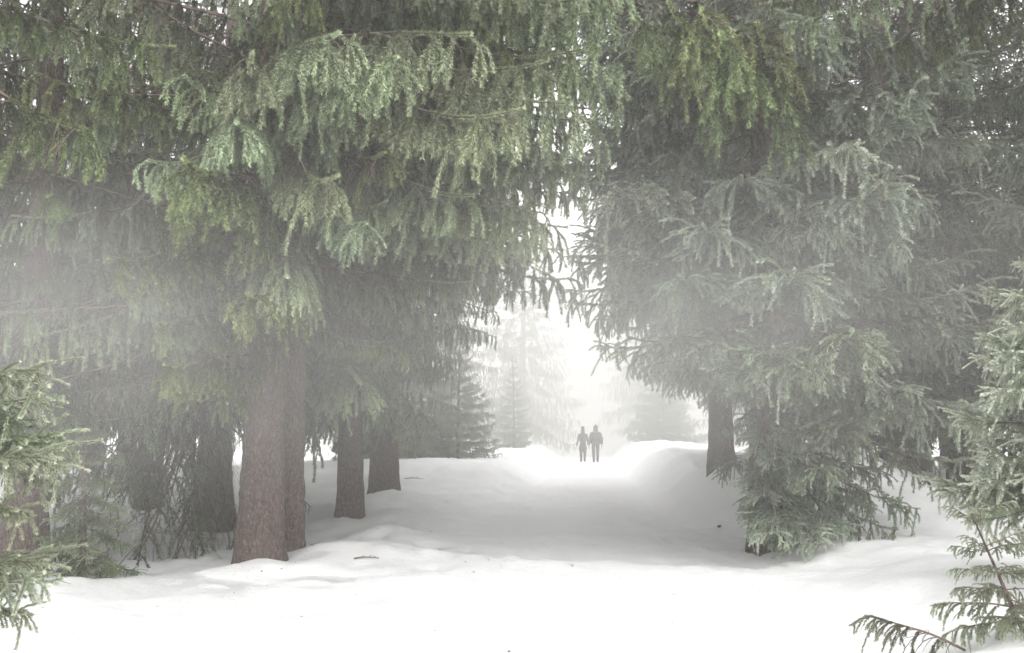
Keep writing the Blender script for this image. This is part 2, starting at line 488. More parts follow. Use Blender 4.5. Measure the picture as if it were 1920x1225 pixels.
# ------------------------------------------------------------------ trees
def make_trunk(parent, H, r, flare=1.25, rings=60, sides=28, lean=(0, 0), rough=0.02, seed=1, sink=0.35, ridges=True):
    zs = np.concatenate([np.linspace(-sink, 1.0, rings // 3), np.linspace(1.0, min(6, H * 0.5), rings // 3 + 1)[1:], np.linspace(min(6, H * 0.5), H, rings // 3 + 1)[1:]])
    th = np.linspace(0, 2 * math.pi, sides, endpoint=False)
    Z, T = np.meshgrid(zs, th, indexing='ij')
    t = np.clip(Z / H, 0, 1)
    rad = r * (1 - t) ** 0.8 + min(0.012, r * 0.15)
    fl = 0.6 * np.exp(-np.maximum(Z, 0) / 1.1) + 0.4 * np.exp(-np.maximum(Z, 0) / 0.25)
    rad = rad * (1 + (flare - 1) * fl * (1 + 0.25 * np.sin(3 * T + seed) + 0.25 * np.sin(5 * T + 2 * seed)))
    rad = rad * (1 + 0.05 * np.sin(2 * T + seed * 1.3 + Z * 0.3))
    if ridges:
        rad = rad + rough * fbm(T / (2 * math.pi) * sides * 0.5, Z * 5.0, seed * 7, 3)
    cx = lean[0] * Z + 0.06 * np.sin(Z * 0.35 + seed) * np.clip(Z / 4, 0, 1)
    cy_ = lean[1] * Z + 0.05 * np.cos(Z * 0.3 + seed) * np.clip(Z / 4, 0, 1)
    V = np.stack([cx + rad * np.cos(T), cy_ + rad * np.sin(T), Z], -1).reshape(-1, 3)
    n, s = len(zs), sides
    idx = np.arange(n * s).reshape(n, s)
    nx = np.roll(idx, -1, 1)
    F = np.stack([idx[:-1], nx[:-1], nx[1:], idx[1:]], -1).reshape(-1, 4)
    return link('trunk', mesh_np('trunk', V, [F], [M_BARK], smooth=[True]), parent)

FR = random.Random(99)
def put_branch(tree, me, z, az, sc, pitch=0.0, roll=0.0, off=0.0, frost=None):
    o = bpy.data.objects.new('branch', me)
    fz = max(0.0, FR.uniform(-0.5, 0.75)) if frost is None else frost * FR.uniform(0.7, 1.2)      # how hoary the shoots of this bough are
    o.color = (min(1.0, fz), FR.random(), FR.random(), 1)
    COL.objects.link(o)
    o.parent = tree
    o.matrix_local = Matrix.Translation((math.cos(az) * off, math.sin(az) * off, z)) @ Matrix.Rotation(az, 4, 'Z') @ Matrix.Rotation(-pitch, 4, 'Y') @ Matrix.Rotation(roll, 4, 'X') @ Matrix.Scale(sc, 4)
    return o

def hero(tree, me, z, tip, roll=0.0, frost=None):
    """a branch that leaves the trunk at height z and whose tip ends at a given place (world)"""
    b = Vector(tree.location) + Vector((0, 0, z))
    v = Vector(tip) - b
    h = math.hypot(v.x, v.y)
    tx, tz = me['reach'], me['rise']
    sc = v.length / math.hypot(tx, tz)
    pitch = math.atan2(v.z, h) - math.atan2(tz, tx)
    return put_branch(tree, me, z, math.atan2(v.y, v.x), sc, pitch, roll, frost=frost)

def spruce(name, x, y, label, group=None, H=18, r=0.25, z0=2.5, z1=None, rad=3.2, step=0.32, per=5, protos=None, low_pitch=-10, top_pitch=25,
           keep=None, sparse=0, seed=1, cat='tree', lean=(0, 0), flare=1.25, skirt=None, trunk_kw=None, base=None, jitter=0.22, shape=0.75, frost=None):
    rng = random.Random(seed * 131 + 5)
    t = empty(name, (x, y, base if base is not None else gz(x, y)))
    tag(t, label, cat, group)
    make_trunk(t, H, r, flare=flare, lean=lean, seed=seed, **(trunk_kw or {}))
    protos = protos or CURTAIN
    zz = z0; ph = rng.uniform(0, 6.28); nb = 0
    z1 = z1 or H * 0.97
    while zz < z1:
        f = (zz - z0) / max(0.1, H - z0)
        reach = rad * (1 - f) ** shape
        if skirt: reach = reach * (skirt + (1 - skirt) * min(1.0, f * 6))
        reach = max(reach, 0.25)
        for k in range(per):
            az = ph + 2 * math.pi * (k + rng.uniform(-0.25, 0.25)) / per
            me = rng.choice(protos)
            sc = reach / me['reach'] * rng.uniform(1 - jitter, 1 + jitter * 0.7)
            pitch = R(low_pitch + (top_pitch - low_pitch) * f + rng.uniform(-7, 7))
            zb = zz + rng.uniform(-0.4, 0.4) * step
            if keep and (kf := keep(x + math.cos(az) * sc * me['reach'], y + math.sin(az) * sc * me['reach'], t.location.z + zb, x)) < 0.3: continue
            if keep: sc *= kf
            b_o = put_branch(t, me, zb, az, sc, pitch, R(rng.uniform(-12, 12)), frost=frost)
            b_o.location.x += lean[0] * zb; b_o.location.y += lean[1] * zb
            nb += 1
        ph += 2.4
        zz += step * (1 + 1.2 * f) * (1.9 if zz > 8.3 and y < 19 else 1.0)  # near trees' unseen upper crowns are thinned so more sky light reaches the path
    for k in range(sparse):
        me = rng.choice(SPARSE)
        zs_, az_, k_ = rng.uniform(max(0.8, z0 - 1.0), z0 + 3.5), rng.uniform(0, 6.28), rng.uniform(0.35, 0.8) * rad / 2.8
        if keep and keep(x + math.cos(az_) * k_ * 2.8, y + math.sin(az_) * k_ * 2.8, t.location.z + zs_ - 0.9, x) < 0.95: continue
        put_branch(t, me, zs_, az_, k_, R(rng.uniform(-30, 5)), R(rng.uniform(-20, 20)))
    return t

SPC = 'old spruces lining the snowy path'

def W(u, v, d):
    """the point at depth d (metres along +y) seen at (u, v) of the 1920 x 1225 picture"""
    f = 1920 * 35.0 / 36.0
    p = R(5.9)
    x, y, z = (u - 960) / f, 1.0, -(v - 612.5) / f
    yy = y * math.cos(p) - z * math.sin(p); zz = y * math.sin(p) + z * math.cos(p)
    return (x / yy * d, d, 1.6 + zz / yy * d)

def keep_left(lo_x, lo_z, slope, xmax):
    def f(tx, ty, z, x0):
        lim = min(xmax, lo_x + (z - lo_z) * slope)
        if tx <= lim: return 1.0
        return (lim - x0) / (tx - x0) if lim > x0 else 0.0
    return f

def keep_right(xmin):
    def f(tx, ty, z, x0):
        lim = xmin(z)
        return 1.0 if tx >= lim else (x0 - lim) / (x0 - tx)
    return f

kA = keep_left(-1.9, 2.8, 1.5, 1.55)
kB = keep_left(-1.8, 2.8, 1.0, 1.6)
# left of the path
A1 = spruce('spruce_tree', -3.07, 12.3, 'massive old spruce with the thickest trunk, standing at the left edge of the path', SPC, H=13, r=0.235, z0=2.9, rad=4.3, per=6, step=0.40, sparse=22, seed=1,
            trunk_kw=dict(rings=240, sides=72, rough=0.035), jitter=0.3, keep=lambda tx, ty, z, x0: min(kA(tx, ty, z, x0), 1.0 if (ty > 10.0 or z > 4.4) else 0.55), shape=0.5)
A2 = spruce('spruce_tree', -2.86, 13.0, 'slimmer reddish spruce trunk pressed against the right side of the thickest trunk', SPC, H=12.5, r=0.15, z0=3.4, rad=3.8, per=4, step=0.46, sparse=8, seed=2,
            trunk_kw=dict(rings=180, sides=56, rough=0.03), keep=kA, shape=0.5)
Bt = spruce('spruce_tree', -2.60, 16.2, 'straight dark spruce with a thin trunk, just right of the double trunk', SPC, H=12.5, r=0.20, z0=2.9, rad=3.5, per=6, step=0.42, sparse=8, seed=3, keep=kB, shape=0.5)
Ct = spruce('spruce_tree', -2.72, 21.5, 'dark spruce with a stout bare trunk, farther along the path behind the thin one', SPC, H=16, r=0.29, z0=3.2, rad=3.4, per=5, step=0.36, sparse=4, seed=4, keep=kB)
Dt = spruce('spruce_tree', -4.95, 16.8, 'spruce with a flared trunk half hidden behind dead hanging limbs on the left', SPC, H=12.5, r=0.24, z0=2.8, rad=3.4, per=6, step=0.34, sparse=10, seed=5, flare=1.5)
Et = spruce('spruce_tree', -5.75, 11.9, 'dark spruce at the left edge with foliage hanging nearly to the snow', SPC, H=12.5, r=0.22, z0=1.8, rad=3.1, per=6, step=0.40, sparse=8, seed=6, low_pitch=-16, shape=0.5, keep=lambda tx, ty, z, x0: 1.0 if z > 4.2 or (ty > 10.2 and tx < -4.1) else 0.45)
# right of the path
kG = keep_right(lambda z: float(np.interp(z, [1.6, 2.3, 2.9, 3.5, 4.8, 5.6], [3.05, 2.85, 1.7, 0.75, 0.65, 0.35])))
Gt = spruce('spruce_tree', 3.35, 13.2, 'grey green spruce whose skirt of drooping boughs touches the snow right of the path', SPC, H=12.5, r=0.22, z0=1.0, rad=3.2, per=6, step=0.38, protos=TENT, low_pitch=-16, skirt=0.55, sparse=0, seed=7, jitter=0.3, shape=0.5, keep=kG, frost=0.55)
Ht = spruce('spruce_tree', 3.86, 18.6, 'spruce with a bare lower trunk standing on the snow bank right of the path', SPC, H=16, r=0.21, z0=2.7, rad=3.2, per=6, step=0.32, protos=TENT + CURTAIN[:1], sparse=3, seed=8, frost=0.4, keep=keep_right(lambda z: float(np.interp(z, [2.6, 3.6, 5.0, 8.0], [3.2, 2.3, 1.7, 0.9]))))
It = spruce('spruce_tree', 6.7, 17.6, 'spruce sweeping low boughs onto the snow behind the front right spruce', SPC, H=15, r=0.24, z0=0.9, rad=3.1, per=6, step=0.32, protos=TENT, low_pitch=-16, skirt=0.6, seed=9, shape=0.5)
Jt = spruce('spruce_tree', 8.7, 19.4, 'dark spruce trunk showing between boughs at the far right', SPC, H=16, r=0.25, z0=3.0, rad=3.3, per=5, step=0.36, protos=TENT, sparse=6, seed=10, shape=0.5)

spruce('spruce_tree', -3.5, 27.0, 'tall spruce directly behind the stout trunk, its high boughs arching over the path', SPC, H=17, r=0.24, z0=6.8, rad=4.9, per=5, step=0.45, protos=CURTAIN, seed=13, shape=0.35, keep=keep_left(1.5, 5.5, 0.3, 2.3))
spruce('spruce_tree', 5.35, 25.5, 'tall spruce behind the right snow bank, its high boughs arching over the path', SPC, H=17, r=0.24, z0=6.4, rad=4.0, per=5, step=0.45, protos=TENT, seed=14, shape=0.4, keep=keep_right(lambda z: 2.4 if z < 8 else 1.7))

# trees whose trunks stand outside the picture; their high boughs hang in from above
Pt = spruce('spruce_tree', 6.0, 9.6, 'spruce standing beyond the right edge whose high boughs hang in from above', SPC, H=12.5, r=0.24, z0=6.7, rad=3.5, per=6, step=0.36, protos=CURTAIN, seed=11, shape=0.5)
Qt = spruce('spruce_tree', -6.7, 9.0, 'spruce standing beyond the left edge whose bright boughs hang in from above', SPC, H=12.5, r=0.24, z0=5.6, rad=3.4, per=6, step=0.36, protos=CURTAIN, seed=12, shape=0.5)

# boughs one can pick out
for me, u, v, d, dz in ((0, 1168, 128, 10.6, 0.9), (1, 1040, 120, 9.8, 1.0), (3, 1060, 190, 9.6, 1.1), (2, 985, 205, 9.3, 1.2), (0, 760, 110, 9.0, 1.2), (3, 870, 60, 9.2, 1.2), (1, 1060, 430, 12.6, 1.3),
                        (3, 1000, 400, 11.0, 1.4), (2, 640, 330, 8.9, 1.3), (1, 900, 370, 10.2, 1.3), (0, 700, 420, 9.6, 1.3), (3, 430, 230, 9.0, 1.2), (0, 1190, -20, 10.4, 0.9), (3, 1100, 20, 11.6, 0.8), (1, 1080, 90, 11.2, 0.9), (0, 1125, 90, 10.4, 1.0), (2, 1070, 170, 11.0, 1.1), (3, 1150, 160, 11.0, 1.1), (1, 1090, 260, 12.2, 1.2), (0, 1120, 300, 12.8, 1.2), (4, 1060, 350, 12.0, 1.3), (4, 1110, -40, 11.0, 0.9), (2, 1150, 20, 10.8, 0.9), (1, 1130, 230, 11.2, 1.2), (3, 1100, 330, 12.0, 1.3), (2, 1185, -80, 10.0, 0.8), (1, 560, 520, 9.4, 1.2), (0, 290, 300, 9.4, 1.2), (2, 480, 100, 8.6, 1.0), (3, 620, 60, 8.7, 1.0)):
    p = W(u, v, d)
    hero(A1, CURTAIN[me], p[2] + dz - A1.location.z, p, frost=0.55)
for me, u, v, d, dz in ((0, 1060, 470, 15.0, 1.4), (3, 1040, 520, 16.5, 1.6), (1, 960, 540, 15.0, 1.3), (2, 880, 560, 15.5, 1.2)):
    p = W(u, v, d)
    hero(Bt, CURTAIN[me], p[2] + dz - Bt.location.z, p)
for me, u, v, d, dz in ((0, 1500, 40, 10.4, 0.7), (1, 1725, 175, 11.3, 0.6), (2, 1600, 262, 10.6, 0.5), (0, 1645, 340, 10.2, 0.6), (3, 1700, 440, 11.2, 0.5), (1, 1505, 505, 10.4, 0.5), (2, 1475, 680, 10.6, 0.5), (0, 1710, 722, 11.4, 0.5),
                        (3, 1062, 543, 14.2, 0.5), (0, 1080, 482, 14.6, 0.5), (1, 1100, 430, 15.0, 0.5), (2, 1110, 345, 14.0, 0.5), (0, 1100, 250, 13.4, 0.5), (3, 1095, 150, 13.0, 0.5), (1, 1100, 60, 13.2, 0.5), (2, 1085, -30, 12.6, 0.5), (1, 1065, 110, 12.8, 0.5), (3, 1075, 200, 13.2, 0.5), (2, 1080, 290, 13.6, 0.5), (0, 1150, 400, 13.8, 0.5), (3, 1130, 370, 13.6, 0.5), (1, 1070, 20, 12.8, 0.5), (2, 1115, 600, 14.0, 0.6), (3, 1175, 690, 13.4, 0.6), (1, 1200, 340, 12.5, 0.4), (2, 1380, 330, 10.8, 0.5),
                        (0, 1640, 955, 12.4, 0.9), (2, 1535, 1015, 11.6, 1.0), (3, 1450, 1000, 11.5, 1.0), (1, 1590, 985, 12.0, 1.0), (0, 1480, 1035, 11.9, 1.1), (2, 1425, 1005, 12.3, 0.9), (1, 1440, 930, 12.0, 0.9), (3, 1408, 960, 12.6, 0.9), (0, 1450, 860, 11.8, 0.8), (1, 1420, 850, 12.4, 0.8), (1, 1330, 420, 11.0, 0.5), (2, 1560, 420, 11.0, 0.5), (3, 1330, 640, 11.6, 0.5)):
    p = W(u, v, d)
    hero(Gt, TENT[me], max(0.35, p[2] + dz - Gt.location.z), p, frost=1.0)
for me, u, v, d, dz in ((0, 1150, 385, 17.6, 0.9), (1, 1120, 320, 18.0, 0.9), (2, 1165, 280, 17.2, 0.8), (3, 1125, 215, 18.0, 0.8), (0, 1160, 150, 17.6, 0.8), (1, 1120, 90, 18.2, 0.7), (2, 1165, 40, 17.6, 0.7), (3, 1130, -20, 18.0, 0.6), (1, 1170, 470, 17.8, 0.8), (0, 1200, 560, 17.6, 0.8), (2, 1200, 100, 17.0, 0.7)):
    p = W(u, v, d)
    hero(Ht, TENT[me], p[2] + dz - Ht.location.z, p)
for me, u, v, d, dz in ((0, 1080, 360, 20.5, 1.0), (1, 1060, 300, 20.0, 1.0), (3, 1085, 230, 20.5, 1.0), (2, 1090, 130, 20.4, 1.0), (0, 1075, 50, 20.6, 1.0), (1, 1100, -20, 20.4, 0.9), (3, 1020, 400, 20.0, 1.2), (0, 980, 470, 20.0, 1.2)):
    p = W(u, v, d)
    hero(Ct, CURTAIN[me], p[2] + dz - Ct.location.z, p)
for me, u, v, d, dz in ((0, 1440, 40, 9.0, 0.9), (1, 1380, 60, 8.8, 0.9), (3, 1300, 20, 9.2, 1.0), (2, 1260, 0, 9.5, 1.0), (1, 1210, 30, 10.0, 1.0)):
    p = W(u, v, d)
    hero(Gt, CURTAIN[me], p[2] + dz - Gt.location.z, p, frost=0.1)
roof = random.Random(21)
for k in range(30):
    u, v = roof.uniform(1000, 1190), roof.uniform(-70, 330)
    tr, pr, d = ((A1, CURTAIN, roof.uniform(11.0, 13.0)), (Bt, CURTAIN, roof.uniform(14.5, 16.5)), (Gt, TENT, roof.uniform(12.5, 14.5)))[k % 3]
    p = W(u, v, d)
    hero(tr, roof.choice(pr), p[2] + roof.uniform(0.6, 1.1) - tr.location.z, p, roll=R(roof.uniform(-25, 25)))
# dead limbs hanging down to the snow left of the big trunk
for me, u, v, d, z in ((1, 1420, 960, 13.0, 2.1), (2, 1500, 900, 12.7, 2.2), (0, 1400, 880, 13.1, 2.0), (1, 1470, 840, 12.8, 2.3)):
    hero(Gt, SPARSE[me], z - Gt.location.z, W(u, v, d))
for me, u, v, d, z in ((0, 240, 1060, 12.6, 2.9), (1, 360, 1060, 13.2, 2.7), (2, 300, 930, 13.0, 3.1), (0, 330, 1010, 14.0, 2.8), (1, 200, 980, 13.6, 2.8), (2, 330, 1060, 13.0, 2.6)):
    hero(Dt, SPARSE[me], z, W(u, v, d), frost=0.0)
for me, u, v, d, z in ((0, 250, 900, 12.2, 3.0), (1, 350, 1050, 12.6, 2.9), (2, 270, 1060, 12.0, 2.6), (0, 330, 980, 12.8, 2.7), (1, 420, 1060, 13.2, 2.5), (2, 200, 960, 12.6, 2.9), (0, 400, 900, 12.8, 3.1), (1, 300, 850, 12.4, 3.2)):
    hero(Dt, DEAD[me], z, W(u, v, d), frost=0.0)

# the wood behind
back = [(-8.2, 14.6), (-10.5, 18.5), (-7.4, 20.5), (-9.6, 25.0), (-5.6, 25.5), (-13.5, 23.0), (-7.0, 31.0), (-12.5, 30.0), (-4.9, 33),
        (9.9, 14.4), (12.0, 18.8), (6.9, 25.0), (10.4, 25.5), (14.5, 24.0), (8.6, 32.0), (13.5, 31.0), (17.0, 29.0)]
for k, (x, y) in enumerate(back):
    sd_ = 'left' if x < 0 else 'right'
    spruce('spruce_tree', x, y, 'dark spruce in the dense wood %s of the path, behind the front row' % sd_, 'spruces standing deeper in the wood on the ' + sd_, H=17 + (k % 4), r=0.22 + 0.02 * (k % 3), z0=2.0 + 0.4 * (k % 3), rad=3.3,
           per=5, step=0.40, protos=(CURTAIN if sd_ == 'left' else TENT), sparse=3, seed=30 + k, trunk_kw=dict(rings=30, sides=14), shape=0.6)

# lower, younger spruces beside the path farther on
for x, y, H, rad, lab, sd_ in ((-1.95, 36.0, 4.9, 1.5, 'bushy young spruce nearest the path on the left, green at its edge', 50), (-3.4, 37.0, 6.2, 1.7, 'middle one of the bushy young spruces beyond the stout trunk', 51),
                               (-4.4, 33.0, 4.6, 1.5, 'bushy young spruce half hidden behind the stout bare trunk', 52), (0.1, 53.0, 4.9, 1.2, 'small pale spruce in the fog left of the path', 53), (8.2, 54.0, 5.5, 2.0, 'low pale spruce in the fog right of the two walkers', 54),):
    spruce('young_spruce', x, y, lab, None, H=H, r=0.05, z0=0.2, rad=rad, per=8, step=0.20, protos=FIR, low_pitch=-2, top_pitch=42, frost=0.3, seed=sd_, trunk_kw=dict(rings=18, sides=8, ridges=False), shape=0.8)
for x, y, H, rad, lab, sd_ in ((0.7, 62.0, 17, 3.9, 'tall pale spruce dissolving in the fog left of the path', 60), (8.6, 62.0, 18, 3.3, 'tall pale spruce dissolving in the fog right of the path', 61), (-3.5, 56.0, 17, 3.2, 'pale spruce left of the tall one in the fog', 62),
                               (13.5, 56.0, 18, 3.3, 'pale spruce far right in the fog', 63), (2.8, 88.0, 20, 3.6, 'faintest spruce in the fog at the far end, left of the path', 64), (12.2, 86.0, 20, 3.6, 'faintest spruce in the fog at the far end, right of the path', 65)):
    spruce('foggy_spruce', x, y, lab, None, H=H, r=0.24, z0=1.5, rad=rad, per=7, step=0.36, protos=CURTAIN, seed=sd_, trunk_kw=dict(rings=24, sides=10, ridges=False))

# young spruces in front
spruce('young_spruce', 4.58, 8.0, 'pale young spruce at the right edge, its boughs reaching into the picture', None, H=2.85, r=0.05, z0=0.80, rad=1.05, per=8, step=0.15, protos=YOUNG, low_pitch=-14, top_pitch=24, seed=70, trunk_kw=dict(rings=24, sides=10, ridges=False), shape=0.45, frost=1.0)
Lt = spruce('young_spruce', -3.58, 5.5, 'young green spruce at the left edge with only its bough tips in view', None, H=2.3, r=0.04, z0=0.5, rad=0.6, per=4, step=0.28, protos=YOUNG, low_pitch=-8, top_pitch=25, seed=71, trunk_kw=dict(rings=24, sides=10, ridges=False), shape=0.7)
for me, u, v, d, dz in ((0, 78, 690, 5.4, 0.0), (1, 60, 745, 5.2, 0.05), (2, 116, 822, 5.4, 0.0), (0, 95, 850, 5.2, 0.05), (2, 40, 960, 5.3, 0.1), (0, 78, 1045, 5.4, 0.05), (1, 50, 1090, 5.2, 0.1), (2, 45, 1150, 5.5, 0.1), (1, 20, 790, 5.3, 0.05)):
    p = W(u, v, d)
    hero(Lt, YOUNG[me], p[2] + dz - Lt.location.z, p, frost=0.5)
spruce('spruce_sapling', 3.46, 6.9, 'small sapling leaning left in the snow in front of the pale young spruce', None, H=0.92, r=0.014, z0=0.06, rad=0.50, per=4, step=0.10, protos=SAPLING, low_pitch=-12, top_pitch=42, seed=72, lean=(-0.40, 0.0), trunk_kw=dict(rings=15, sides=8, ridges=False, sink=0.1), shape=0.55, frost=0.5)
spruce('young_spruce', -4.62, 10.9, 'low drooping spruce bush at the snow edge on the left', None, H=1.6, r=0.04, z0=0.25, rad=0.62, per=6, step=0.13, protos=YOUNG, low_pitch=-38, top_pitch=-15, seed=73, trunk_kw=dict(rings=18, sides=8, ridges=False), shape=0.5)

bt = link('broken_branch', make_branch('broken_branch', 500, L=0.68, curve=(0.30, 0.2, 0.0), lat=0.30, droop=0.9, fan=50, mats=D_, dead=0.2, bare=0.35, spacing=0.032, tert=0.045, tlen=0.13, density=1400, width=0.0045, nl=0.018, wood=0.011, tdroop=0.6, min_lat=0.12))
bt.location = (3.10, 7.0, gz(3.10, 7.0) + 0.01); bt.rotation_euler = (R(15), R(-12), R(172)); bt.color = (0.25, 0.5, 0.5, 1)
tag(bt, 'broken spruce branch lying in the snow, left of the leaning sapling', 'branch')

# ------------------------------------------------------------------ needles, bark flakes and twigs on the snow
def litter():
    rng = np.random.default_rng(5)
    n = 2400
    y = 4.5 + 22 * rng.random(n) ** 1.6
    x = path_x(y) + rng.normal(0, 2.6, n) - 0.6
    x[:400] = rng.choice([-3.0, -2.6, -2.6, -2.2, 3.3, -4.8], 400) + rng.normal(0, 0.55, 400); y[:400] = 0
    for tx_, ty_ in ((-3.0, 12.0), (-2.6, 16.0), (-2.2, 20.5), (3.3, 12.8), (-4.8, 15.0)):
        sel = (y == 0) & (abs(x - tx_) < 0.5)
        y[sel] = ty_ + rng.normal(0, 0.7, int(sel.sum()))
    x, y = x[y > 1], y[y > 1]; n = len(x)
    keep_ = vnoise(x * 0.8, y * 0.5, 77) + rng.uniform(-0.5, 0.5, n) > -0.1
    x, y = x[keep_], y[keep_]; n = len(x)
    z = ground_z(x, y) + 0.004
    a = rng.uniform(0, 6.28, n); L = rng.lognormal(-4.75, 0.5, n); w = L * rng.uniform(0.12, 0.5, n)
    c, s_ = np.cos(a), np.sin(a)
    P = np.stack([x, y, z], 1)
    u = np.stack([c, s_, rng.uniform(-0.1, 0.25, n)], 1) * L[:, None]; v = np.stack([-s_, c, 0 * c], 1) * w[:, None]
    up = np.array([0, 0, 1.0]) * (w * 0.6)[:, None]
    V = np.stack([P - u, P - v, P + u, P + v, P + up], 1).reshape(-1, 3)
    o = np.arange(n)[:, None] * 5
    F = np.concatenate([o + np.array([[0, 1, 4]]), o + np.array([[1, 2, 4]]), o + np.array([[2, 3, 4]]), o + np.array([[3, 0, 4]])])
    tag(link('needle_litter', mesh_np('needle_litter', V, [F], [M_TWIG])), kind='stuff')
litter()

def stick(u_pt, ang, L, label, seed):
    rng = np.random.default_rng(seed)
    B = Branch(rng)
    t = np.linspace(0, 1, 8)
    P = np.stack([L * (t - 0.5), 0.06 * L * np.sin(t * 5 + seed), 0.012 + 0.05 * L * np.sin(t * 3.1)], 1)
    B.line(P, 0.010, 0.004)
    for k in (2, 4, 5):
        B.line(grow(P[k], np.array([0.7, (-1) ** k * 0.7, 0.3]), L * 0.25, 0.1, rng, 3), 0.004, 0.002)
    o = link('twig', B.mesh('twig', [M_NEEDLE, M_TWIG], sides=5))
    o.location = (u_pt[0], u_pt[1], gz(u_pt[0], u_pt[1])); o.rotation_euler = (0, 0, ang)
    tag(o, label, 'twig')
stick((-1.75, 12.2), 0.25, 0.30, 'dark twig lying on the snow in front of the thin trunk', 1)
stick((-2.55, 26.0), -0.4, 0.55, 'fallen twig on the far snow right of the stout trunk', 2)

def cone(x, y, ang, label):
    z_ = np.linspace(0, 1, 14); th = np.linspace(0, 2 * math.pi, 12, endpoint=False)
    Z, T = np.meshgrid(z_, th, indexing='ij')
    r_ = 0.019 * np.sin(np.clip(Z * 0.93 + 0.07, 0, 1) * math.pi) ** 0.7 * (1 + 0.16 * np.sin(6 * T + Z * 40)) + 0.001
    V = np.stack([0.12 * (Z - 0.5), r_ * np.cos(T), r_ * np.sin(T) + 0.017], -1).reshape(-1, 3)
    idx = np.arange(14 * 12).reshape(14, 12); nx = np.roll(idx, -1, 1)
    F = np.stack([idx[:-1], nx[:-1], nx[1:], idx[1:]], -1).reshape(-1, 4)
    o = link('spruce_cone', mesh_np('spruce_cone', V, [F], [M_TWIG], smooth=[True]))
    o.location = (x, y, gz(x, y)); o.rotation_euler = (0, 0, ang); tag(o, label, 'cone')
cone(3.2, 15.6, 0.9, 'brown cone lying on the shaded path near the skirted spruce')

# ------------------------------------------------------------------ banks of mist drifting over the path
def mist(name, c, r, dens, ns=0.35):
    """a bank of mist: a closed body of air, densest in the middle and thinning out before its surface"""
    m = bpy.data.materials.new('mist_air'); m.use_nodes = True
    n = m.node_tree; n.nodes.clear()
    v = n.nodes.new('ShaderNodeVolumePrincipled')
    v.inputs['Color'].default_value = (0.985, 0.98, 0.97, 1)
    tc = n.nodes.new('ShaderNodeTexCoord')
    ln = n.nodes.new('ShaderNodeVectorMath'); ln.operation = 'LENGTH'
    n.links.new(tc.outputs['Object'], ln.inputs[0])
    fall = n.nodes.new('ShaderNodeMapRange'); fall.interpolation_type = 'SMOOTHERSTEP'
    fall.inputs[1].default_value = 1.0; fall.inputs[2].default_value = 0.0
    fall.inputs[3].default_value = 0.0; fall.inputs[4].default_value = dens
    n.links.new(ln.outputs['Value'], fall.inputs[0])
    mp = n.nodes.new('ShaderNodeMapping'); mp.inputs['Scale'].default_value = tuple(k * ns for k in r)
    tx = n.nodes.new('ShaderNodeTexNoise'); tx.inputs['Scale'].default_value = 1.0; tx.inputs['Detail'].default_value = 2
    n.links.new(tc.outputs['Object'], mp.inputs[0]); n.links.new(mp.outputs[0], tx.inputs['Vector'])
    nr = n.nodes.new('ShaderNodeMapRange'); nr.inputs[1].default_value = 0.3; nr.inputs[2].default_value = 0.7
    nr.inputs[3].default_value = 0.4; nr.inputs[4].default_value = 1.6
    n.links.new(tx.outputs['Fac'], nr.inputs[0])
    ml = n.nodes.new('ShaderNodeMath'); ml.operation = 'MULTIPLY'
    n.links.new(fall.outputs[0], ml.inputs[0]); n.links.new(nr.outputs[0], ml.inputs[1])
    n.links.new(ml.outputs[0], v.inputs['Density'])
    o_ = n.nodes.new('ShaderNodeOutputMaterial'); n.links.new(v.outputs[0], o_.inputs['Volume'])
    nu, nv = 24, 14
    V = []
    for j in range(nv + 1):
        for i in range(nu):
            a = 2 * math.pi * i / nu; b = math.pi * j / nv
            V.append((math.sin(b) * math.cos(a), math.sin(b) * math.sin(a), math.cos(b)))
    idx = np.arange((nv + 1) * nu).reshape(nv + 1, nu); nx = np.roll(idx, -1, 1)
    F = np.stack([idx[:-1], idx[1:], nx[1:], nx[:-1]], -1).reshape(-1, 4)
    o = link(name, mesh_np(name, np.array(V), [F], [m], smooth=[True])); o.location = c; o.scale = r
    tag(o, kind='stuff')
mist('mist', (5.0, 88.0, 2.0), (44, 53, 30), 0.25, 0.05)
mist('mist', (-4.4, 8.6, 2.3), (4.4, 2.8, 2.4), 0.060, 0.9)
mist('mist', (1.5, 11.3, 2.4), (3.4, 2.4, 2.2), 0.11, 0.9)
mist('mist', (0.0, 11.0, 2.7), (13.0, 5.5, 2.8), 0.036, 0.45)
mist('mist', (1.2, 22.0, 2.2), (6.0, 8.0, 3.2), 0.024, 0.4)

# ------------------------------------------------------------------ two walkers, seen from behind, hand in hand
def skin(name, joints, bones, mat, parent, sub=2, root=0):
    """joints: (x, y, z, rx, ry); one continuous surface grown over the skeleton"""
    me = bpy.data.meshes.new(name)
    me.from_pydata([j[:3] for j in joints], bones, [])
    o = bpy.data.objects.new(name, me); COL.objects.link(o)
    o.modifiers.new('skin', 'SKIN'); sm = o.modifiers.new('sub', 'SUBSURF'); sm.levels = sub; sm.render_levels = sub
    if not me.skin_vertices: me.skin_vertices.new()
    sv = me.skin_vertices[0].data
    for k, j in enumerate(joints):
        sv[k].radius = (j[3], j[4] if len(j) > 4 else j[3]); sv[k].use_root = (k == root)
    dg = bpy.context.evaluated_depsgraph_get(); dg.update()
    m2 = bpy.data.meshes.new_from_object(o.evaluated_get(dg)); m2.name = name
    o.modifiers.clear(); o.data = m2
    m2.materials.clear(); m2.materials.append(mat)
    for p in m2.polygons: p.use_smooth = True
    o.parent = parent
    return o

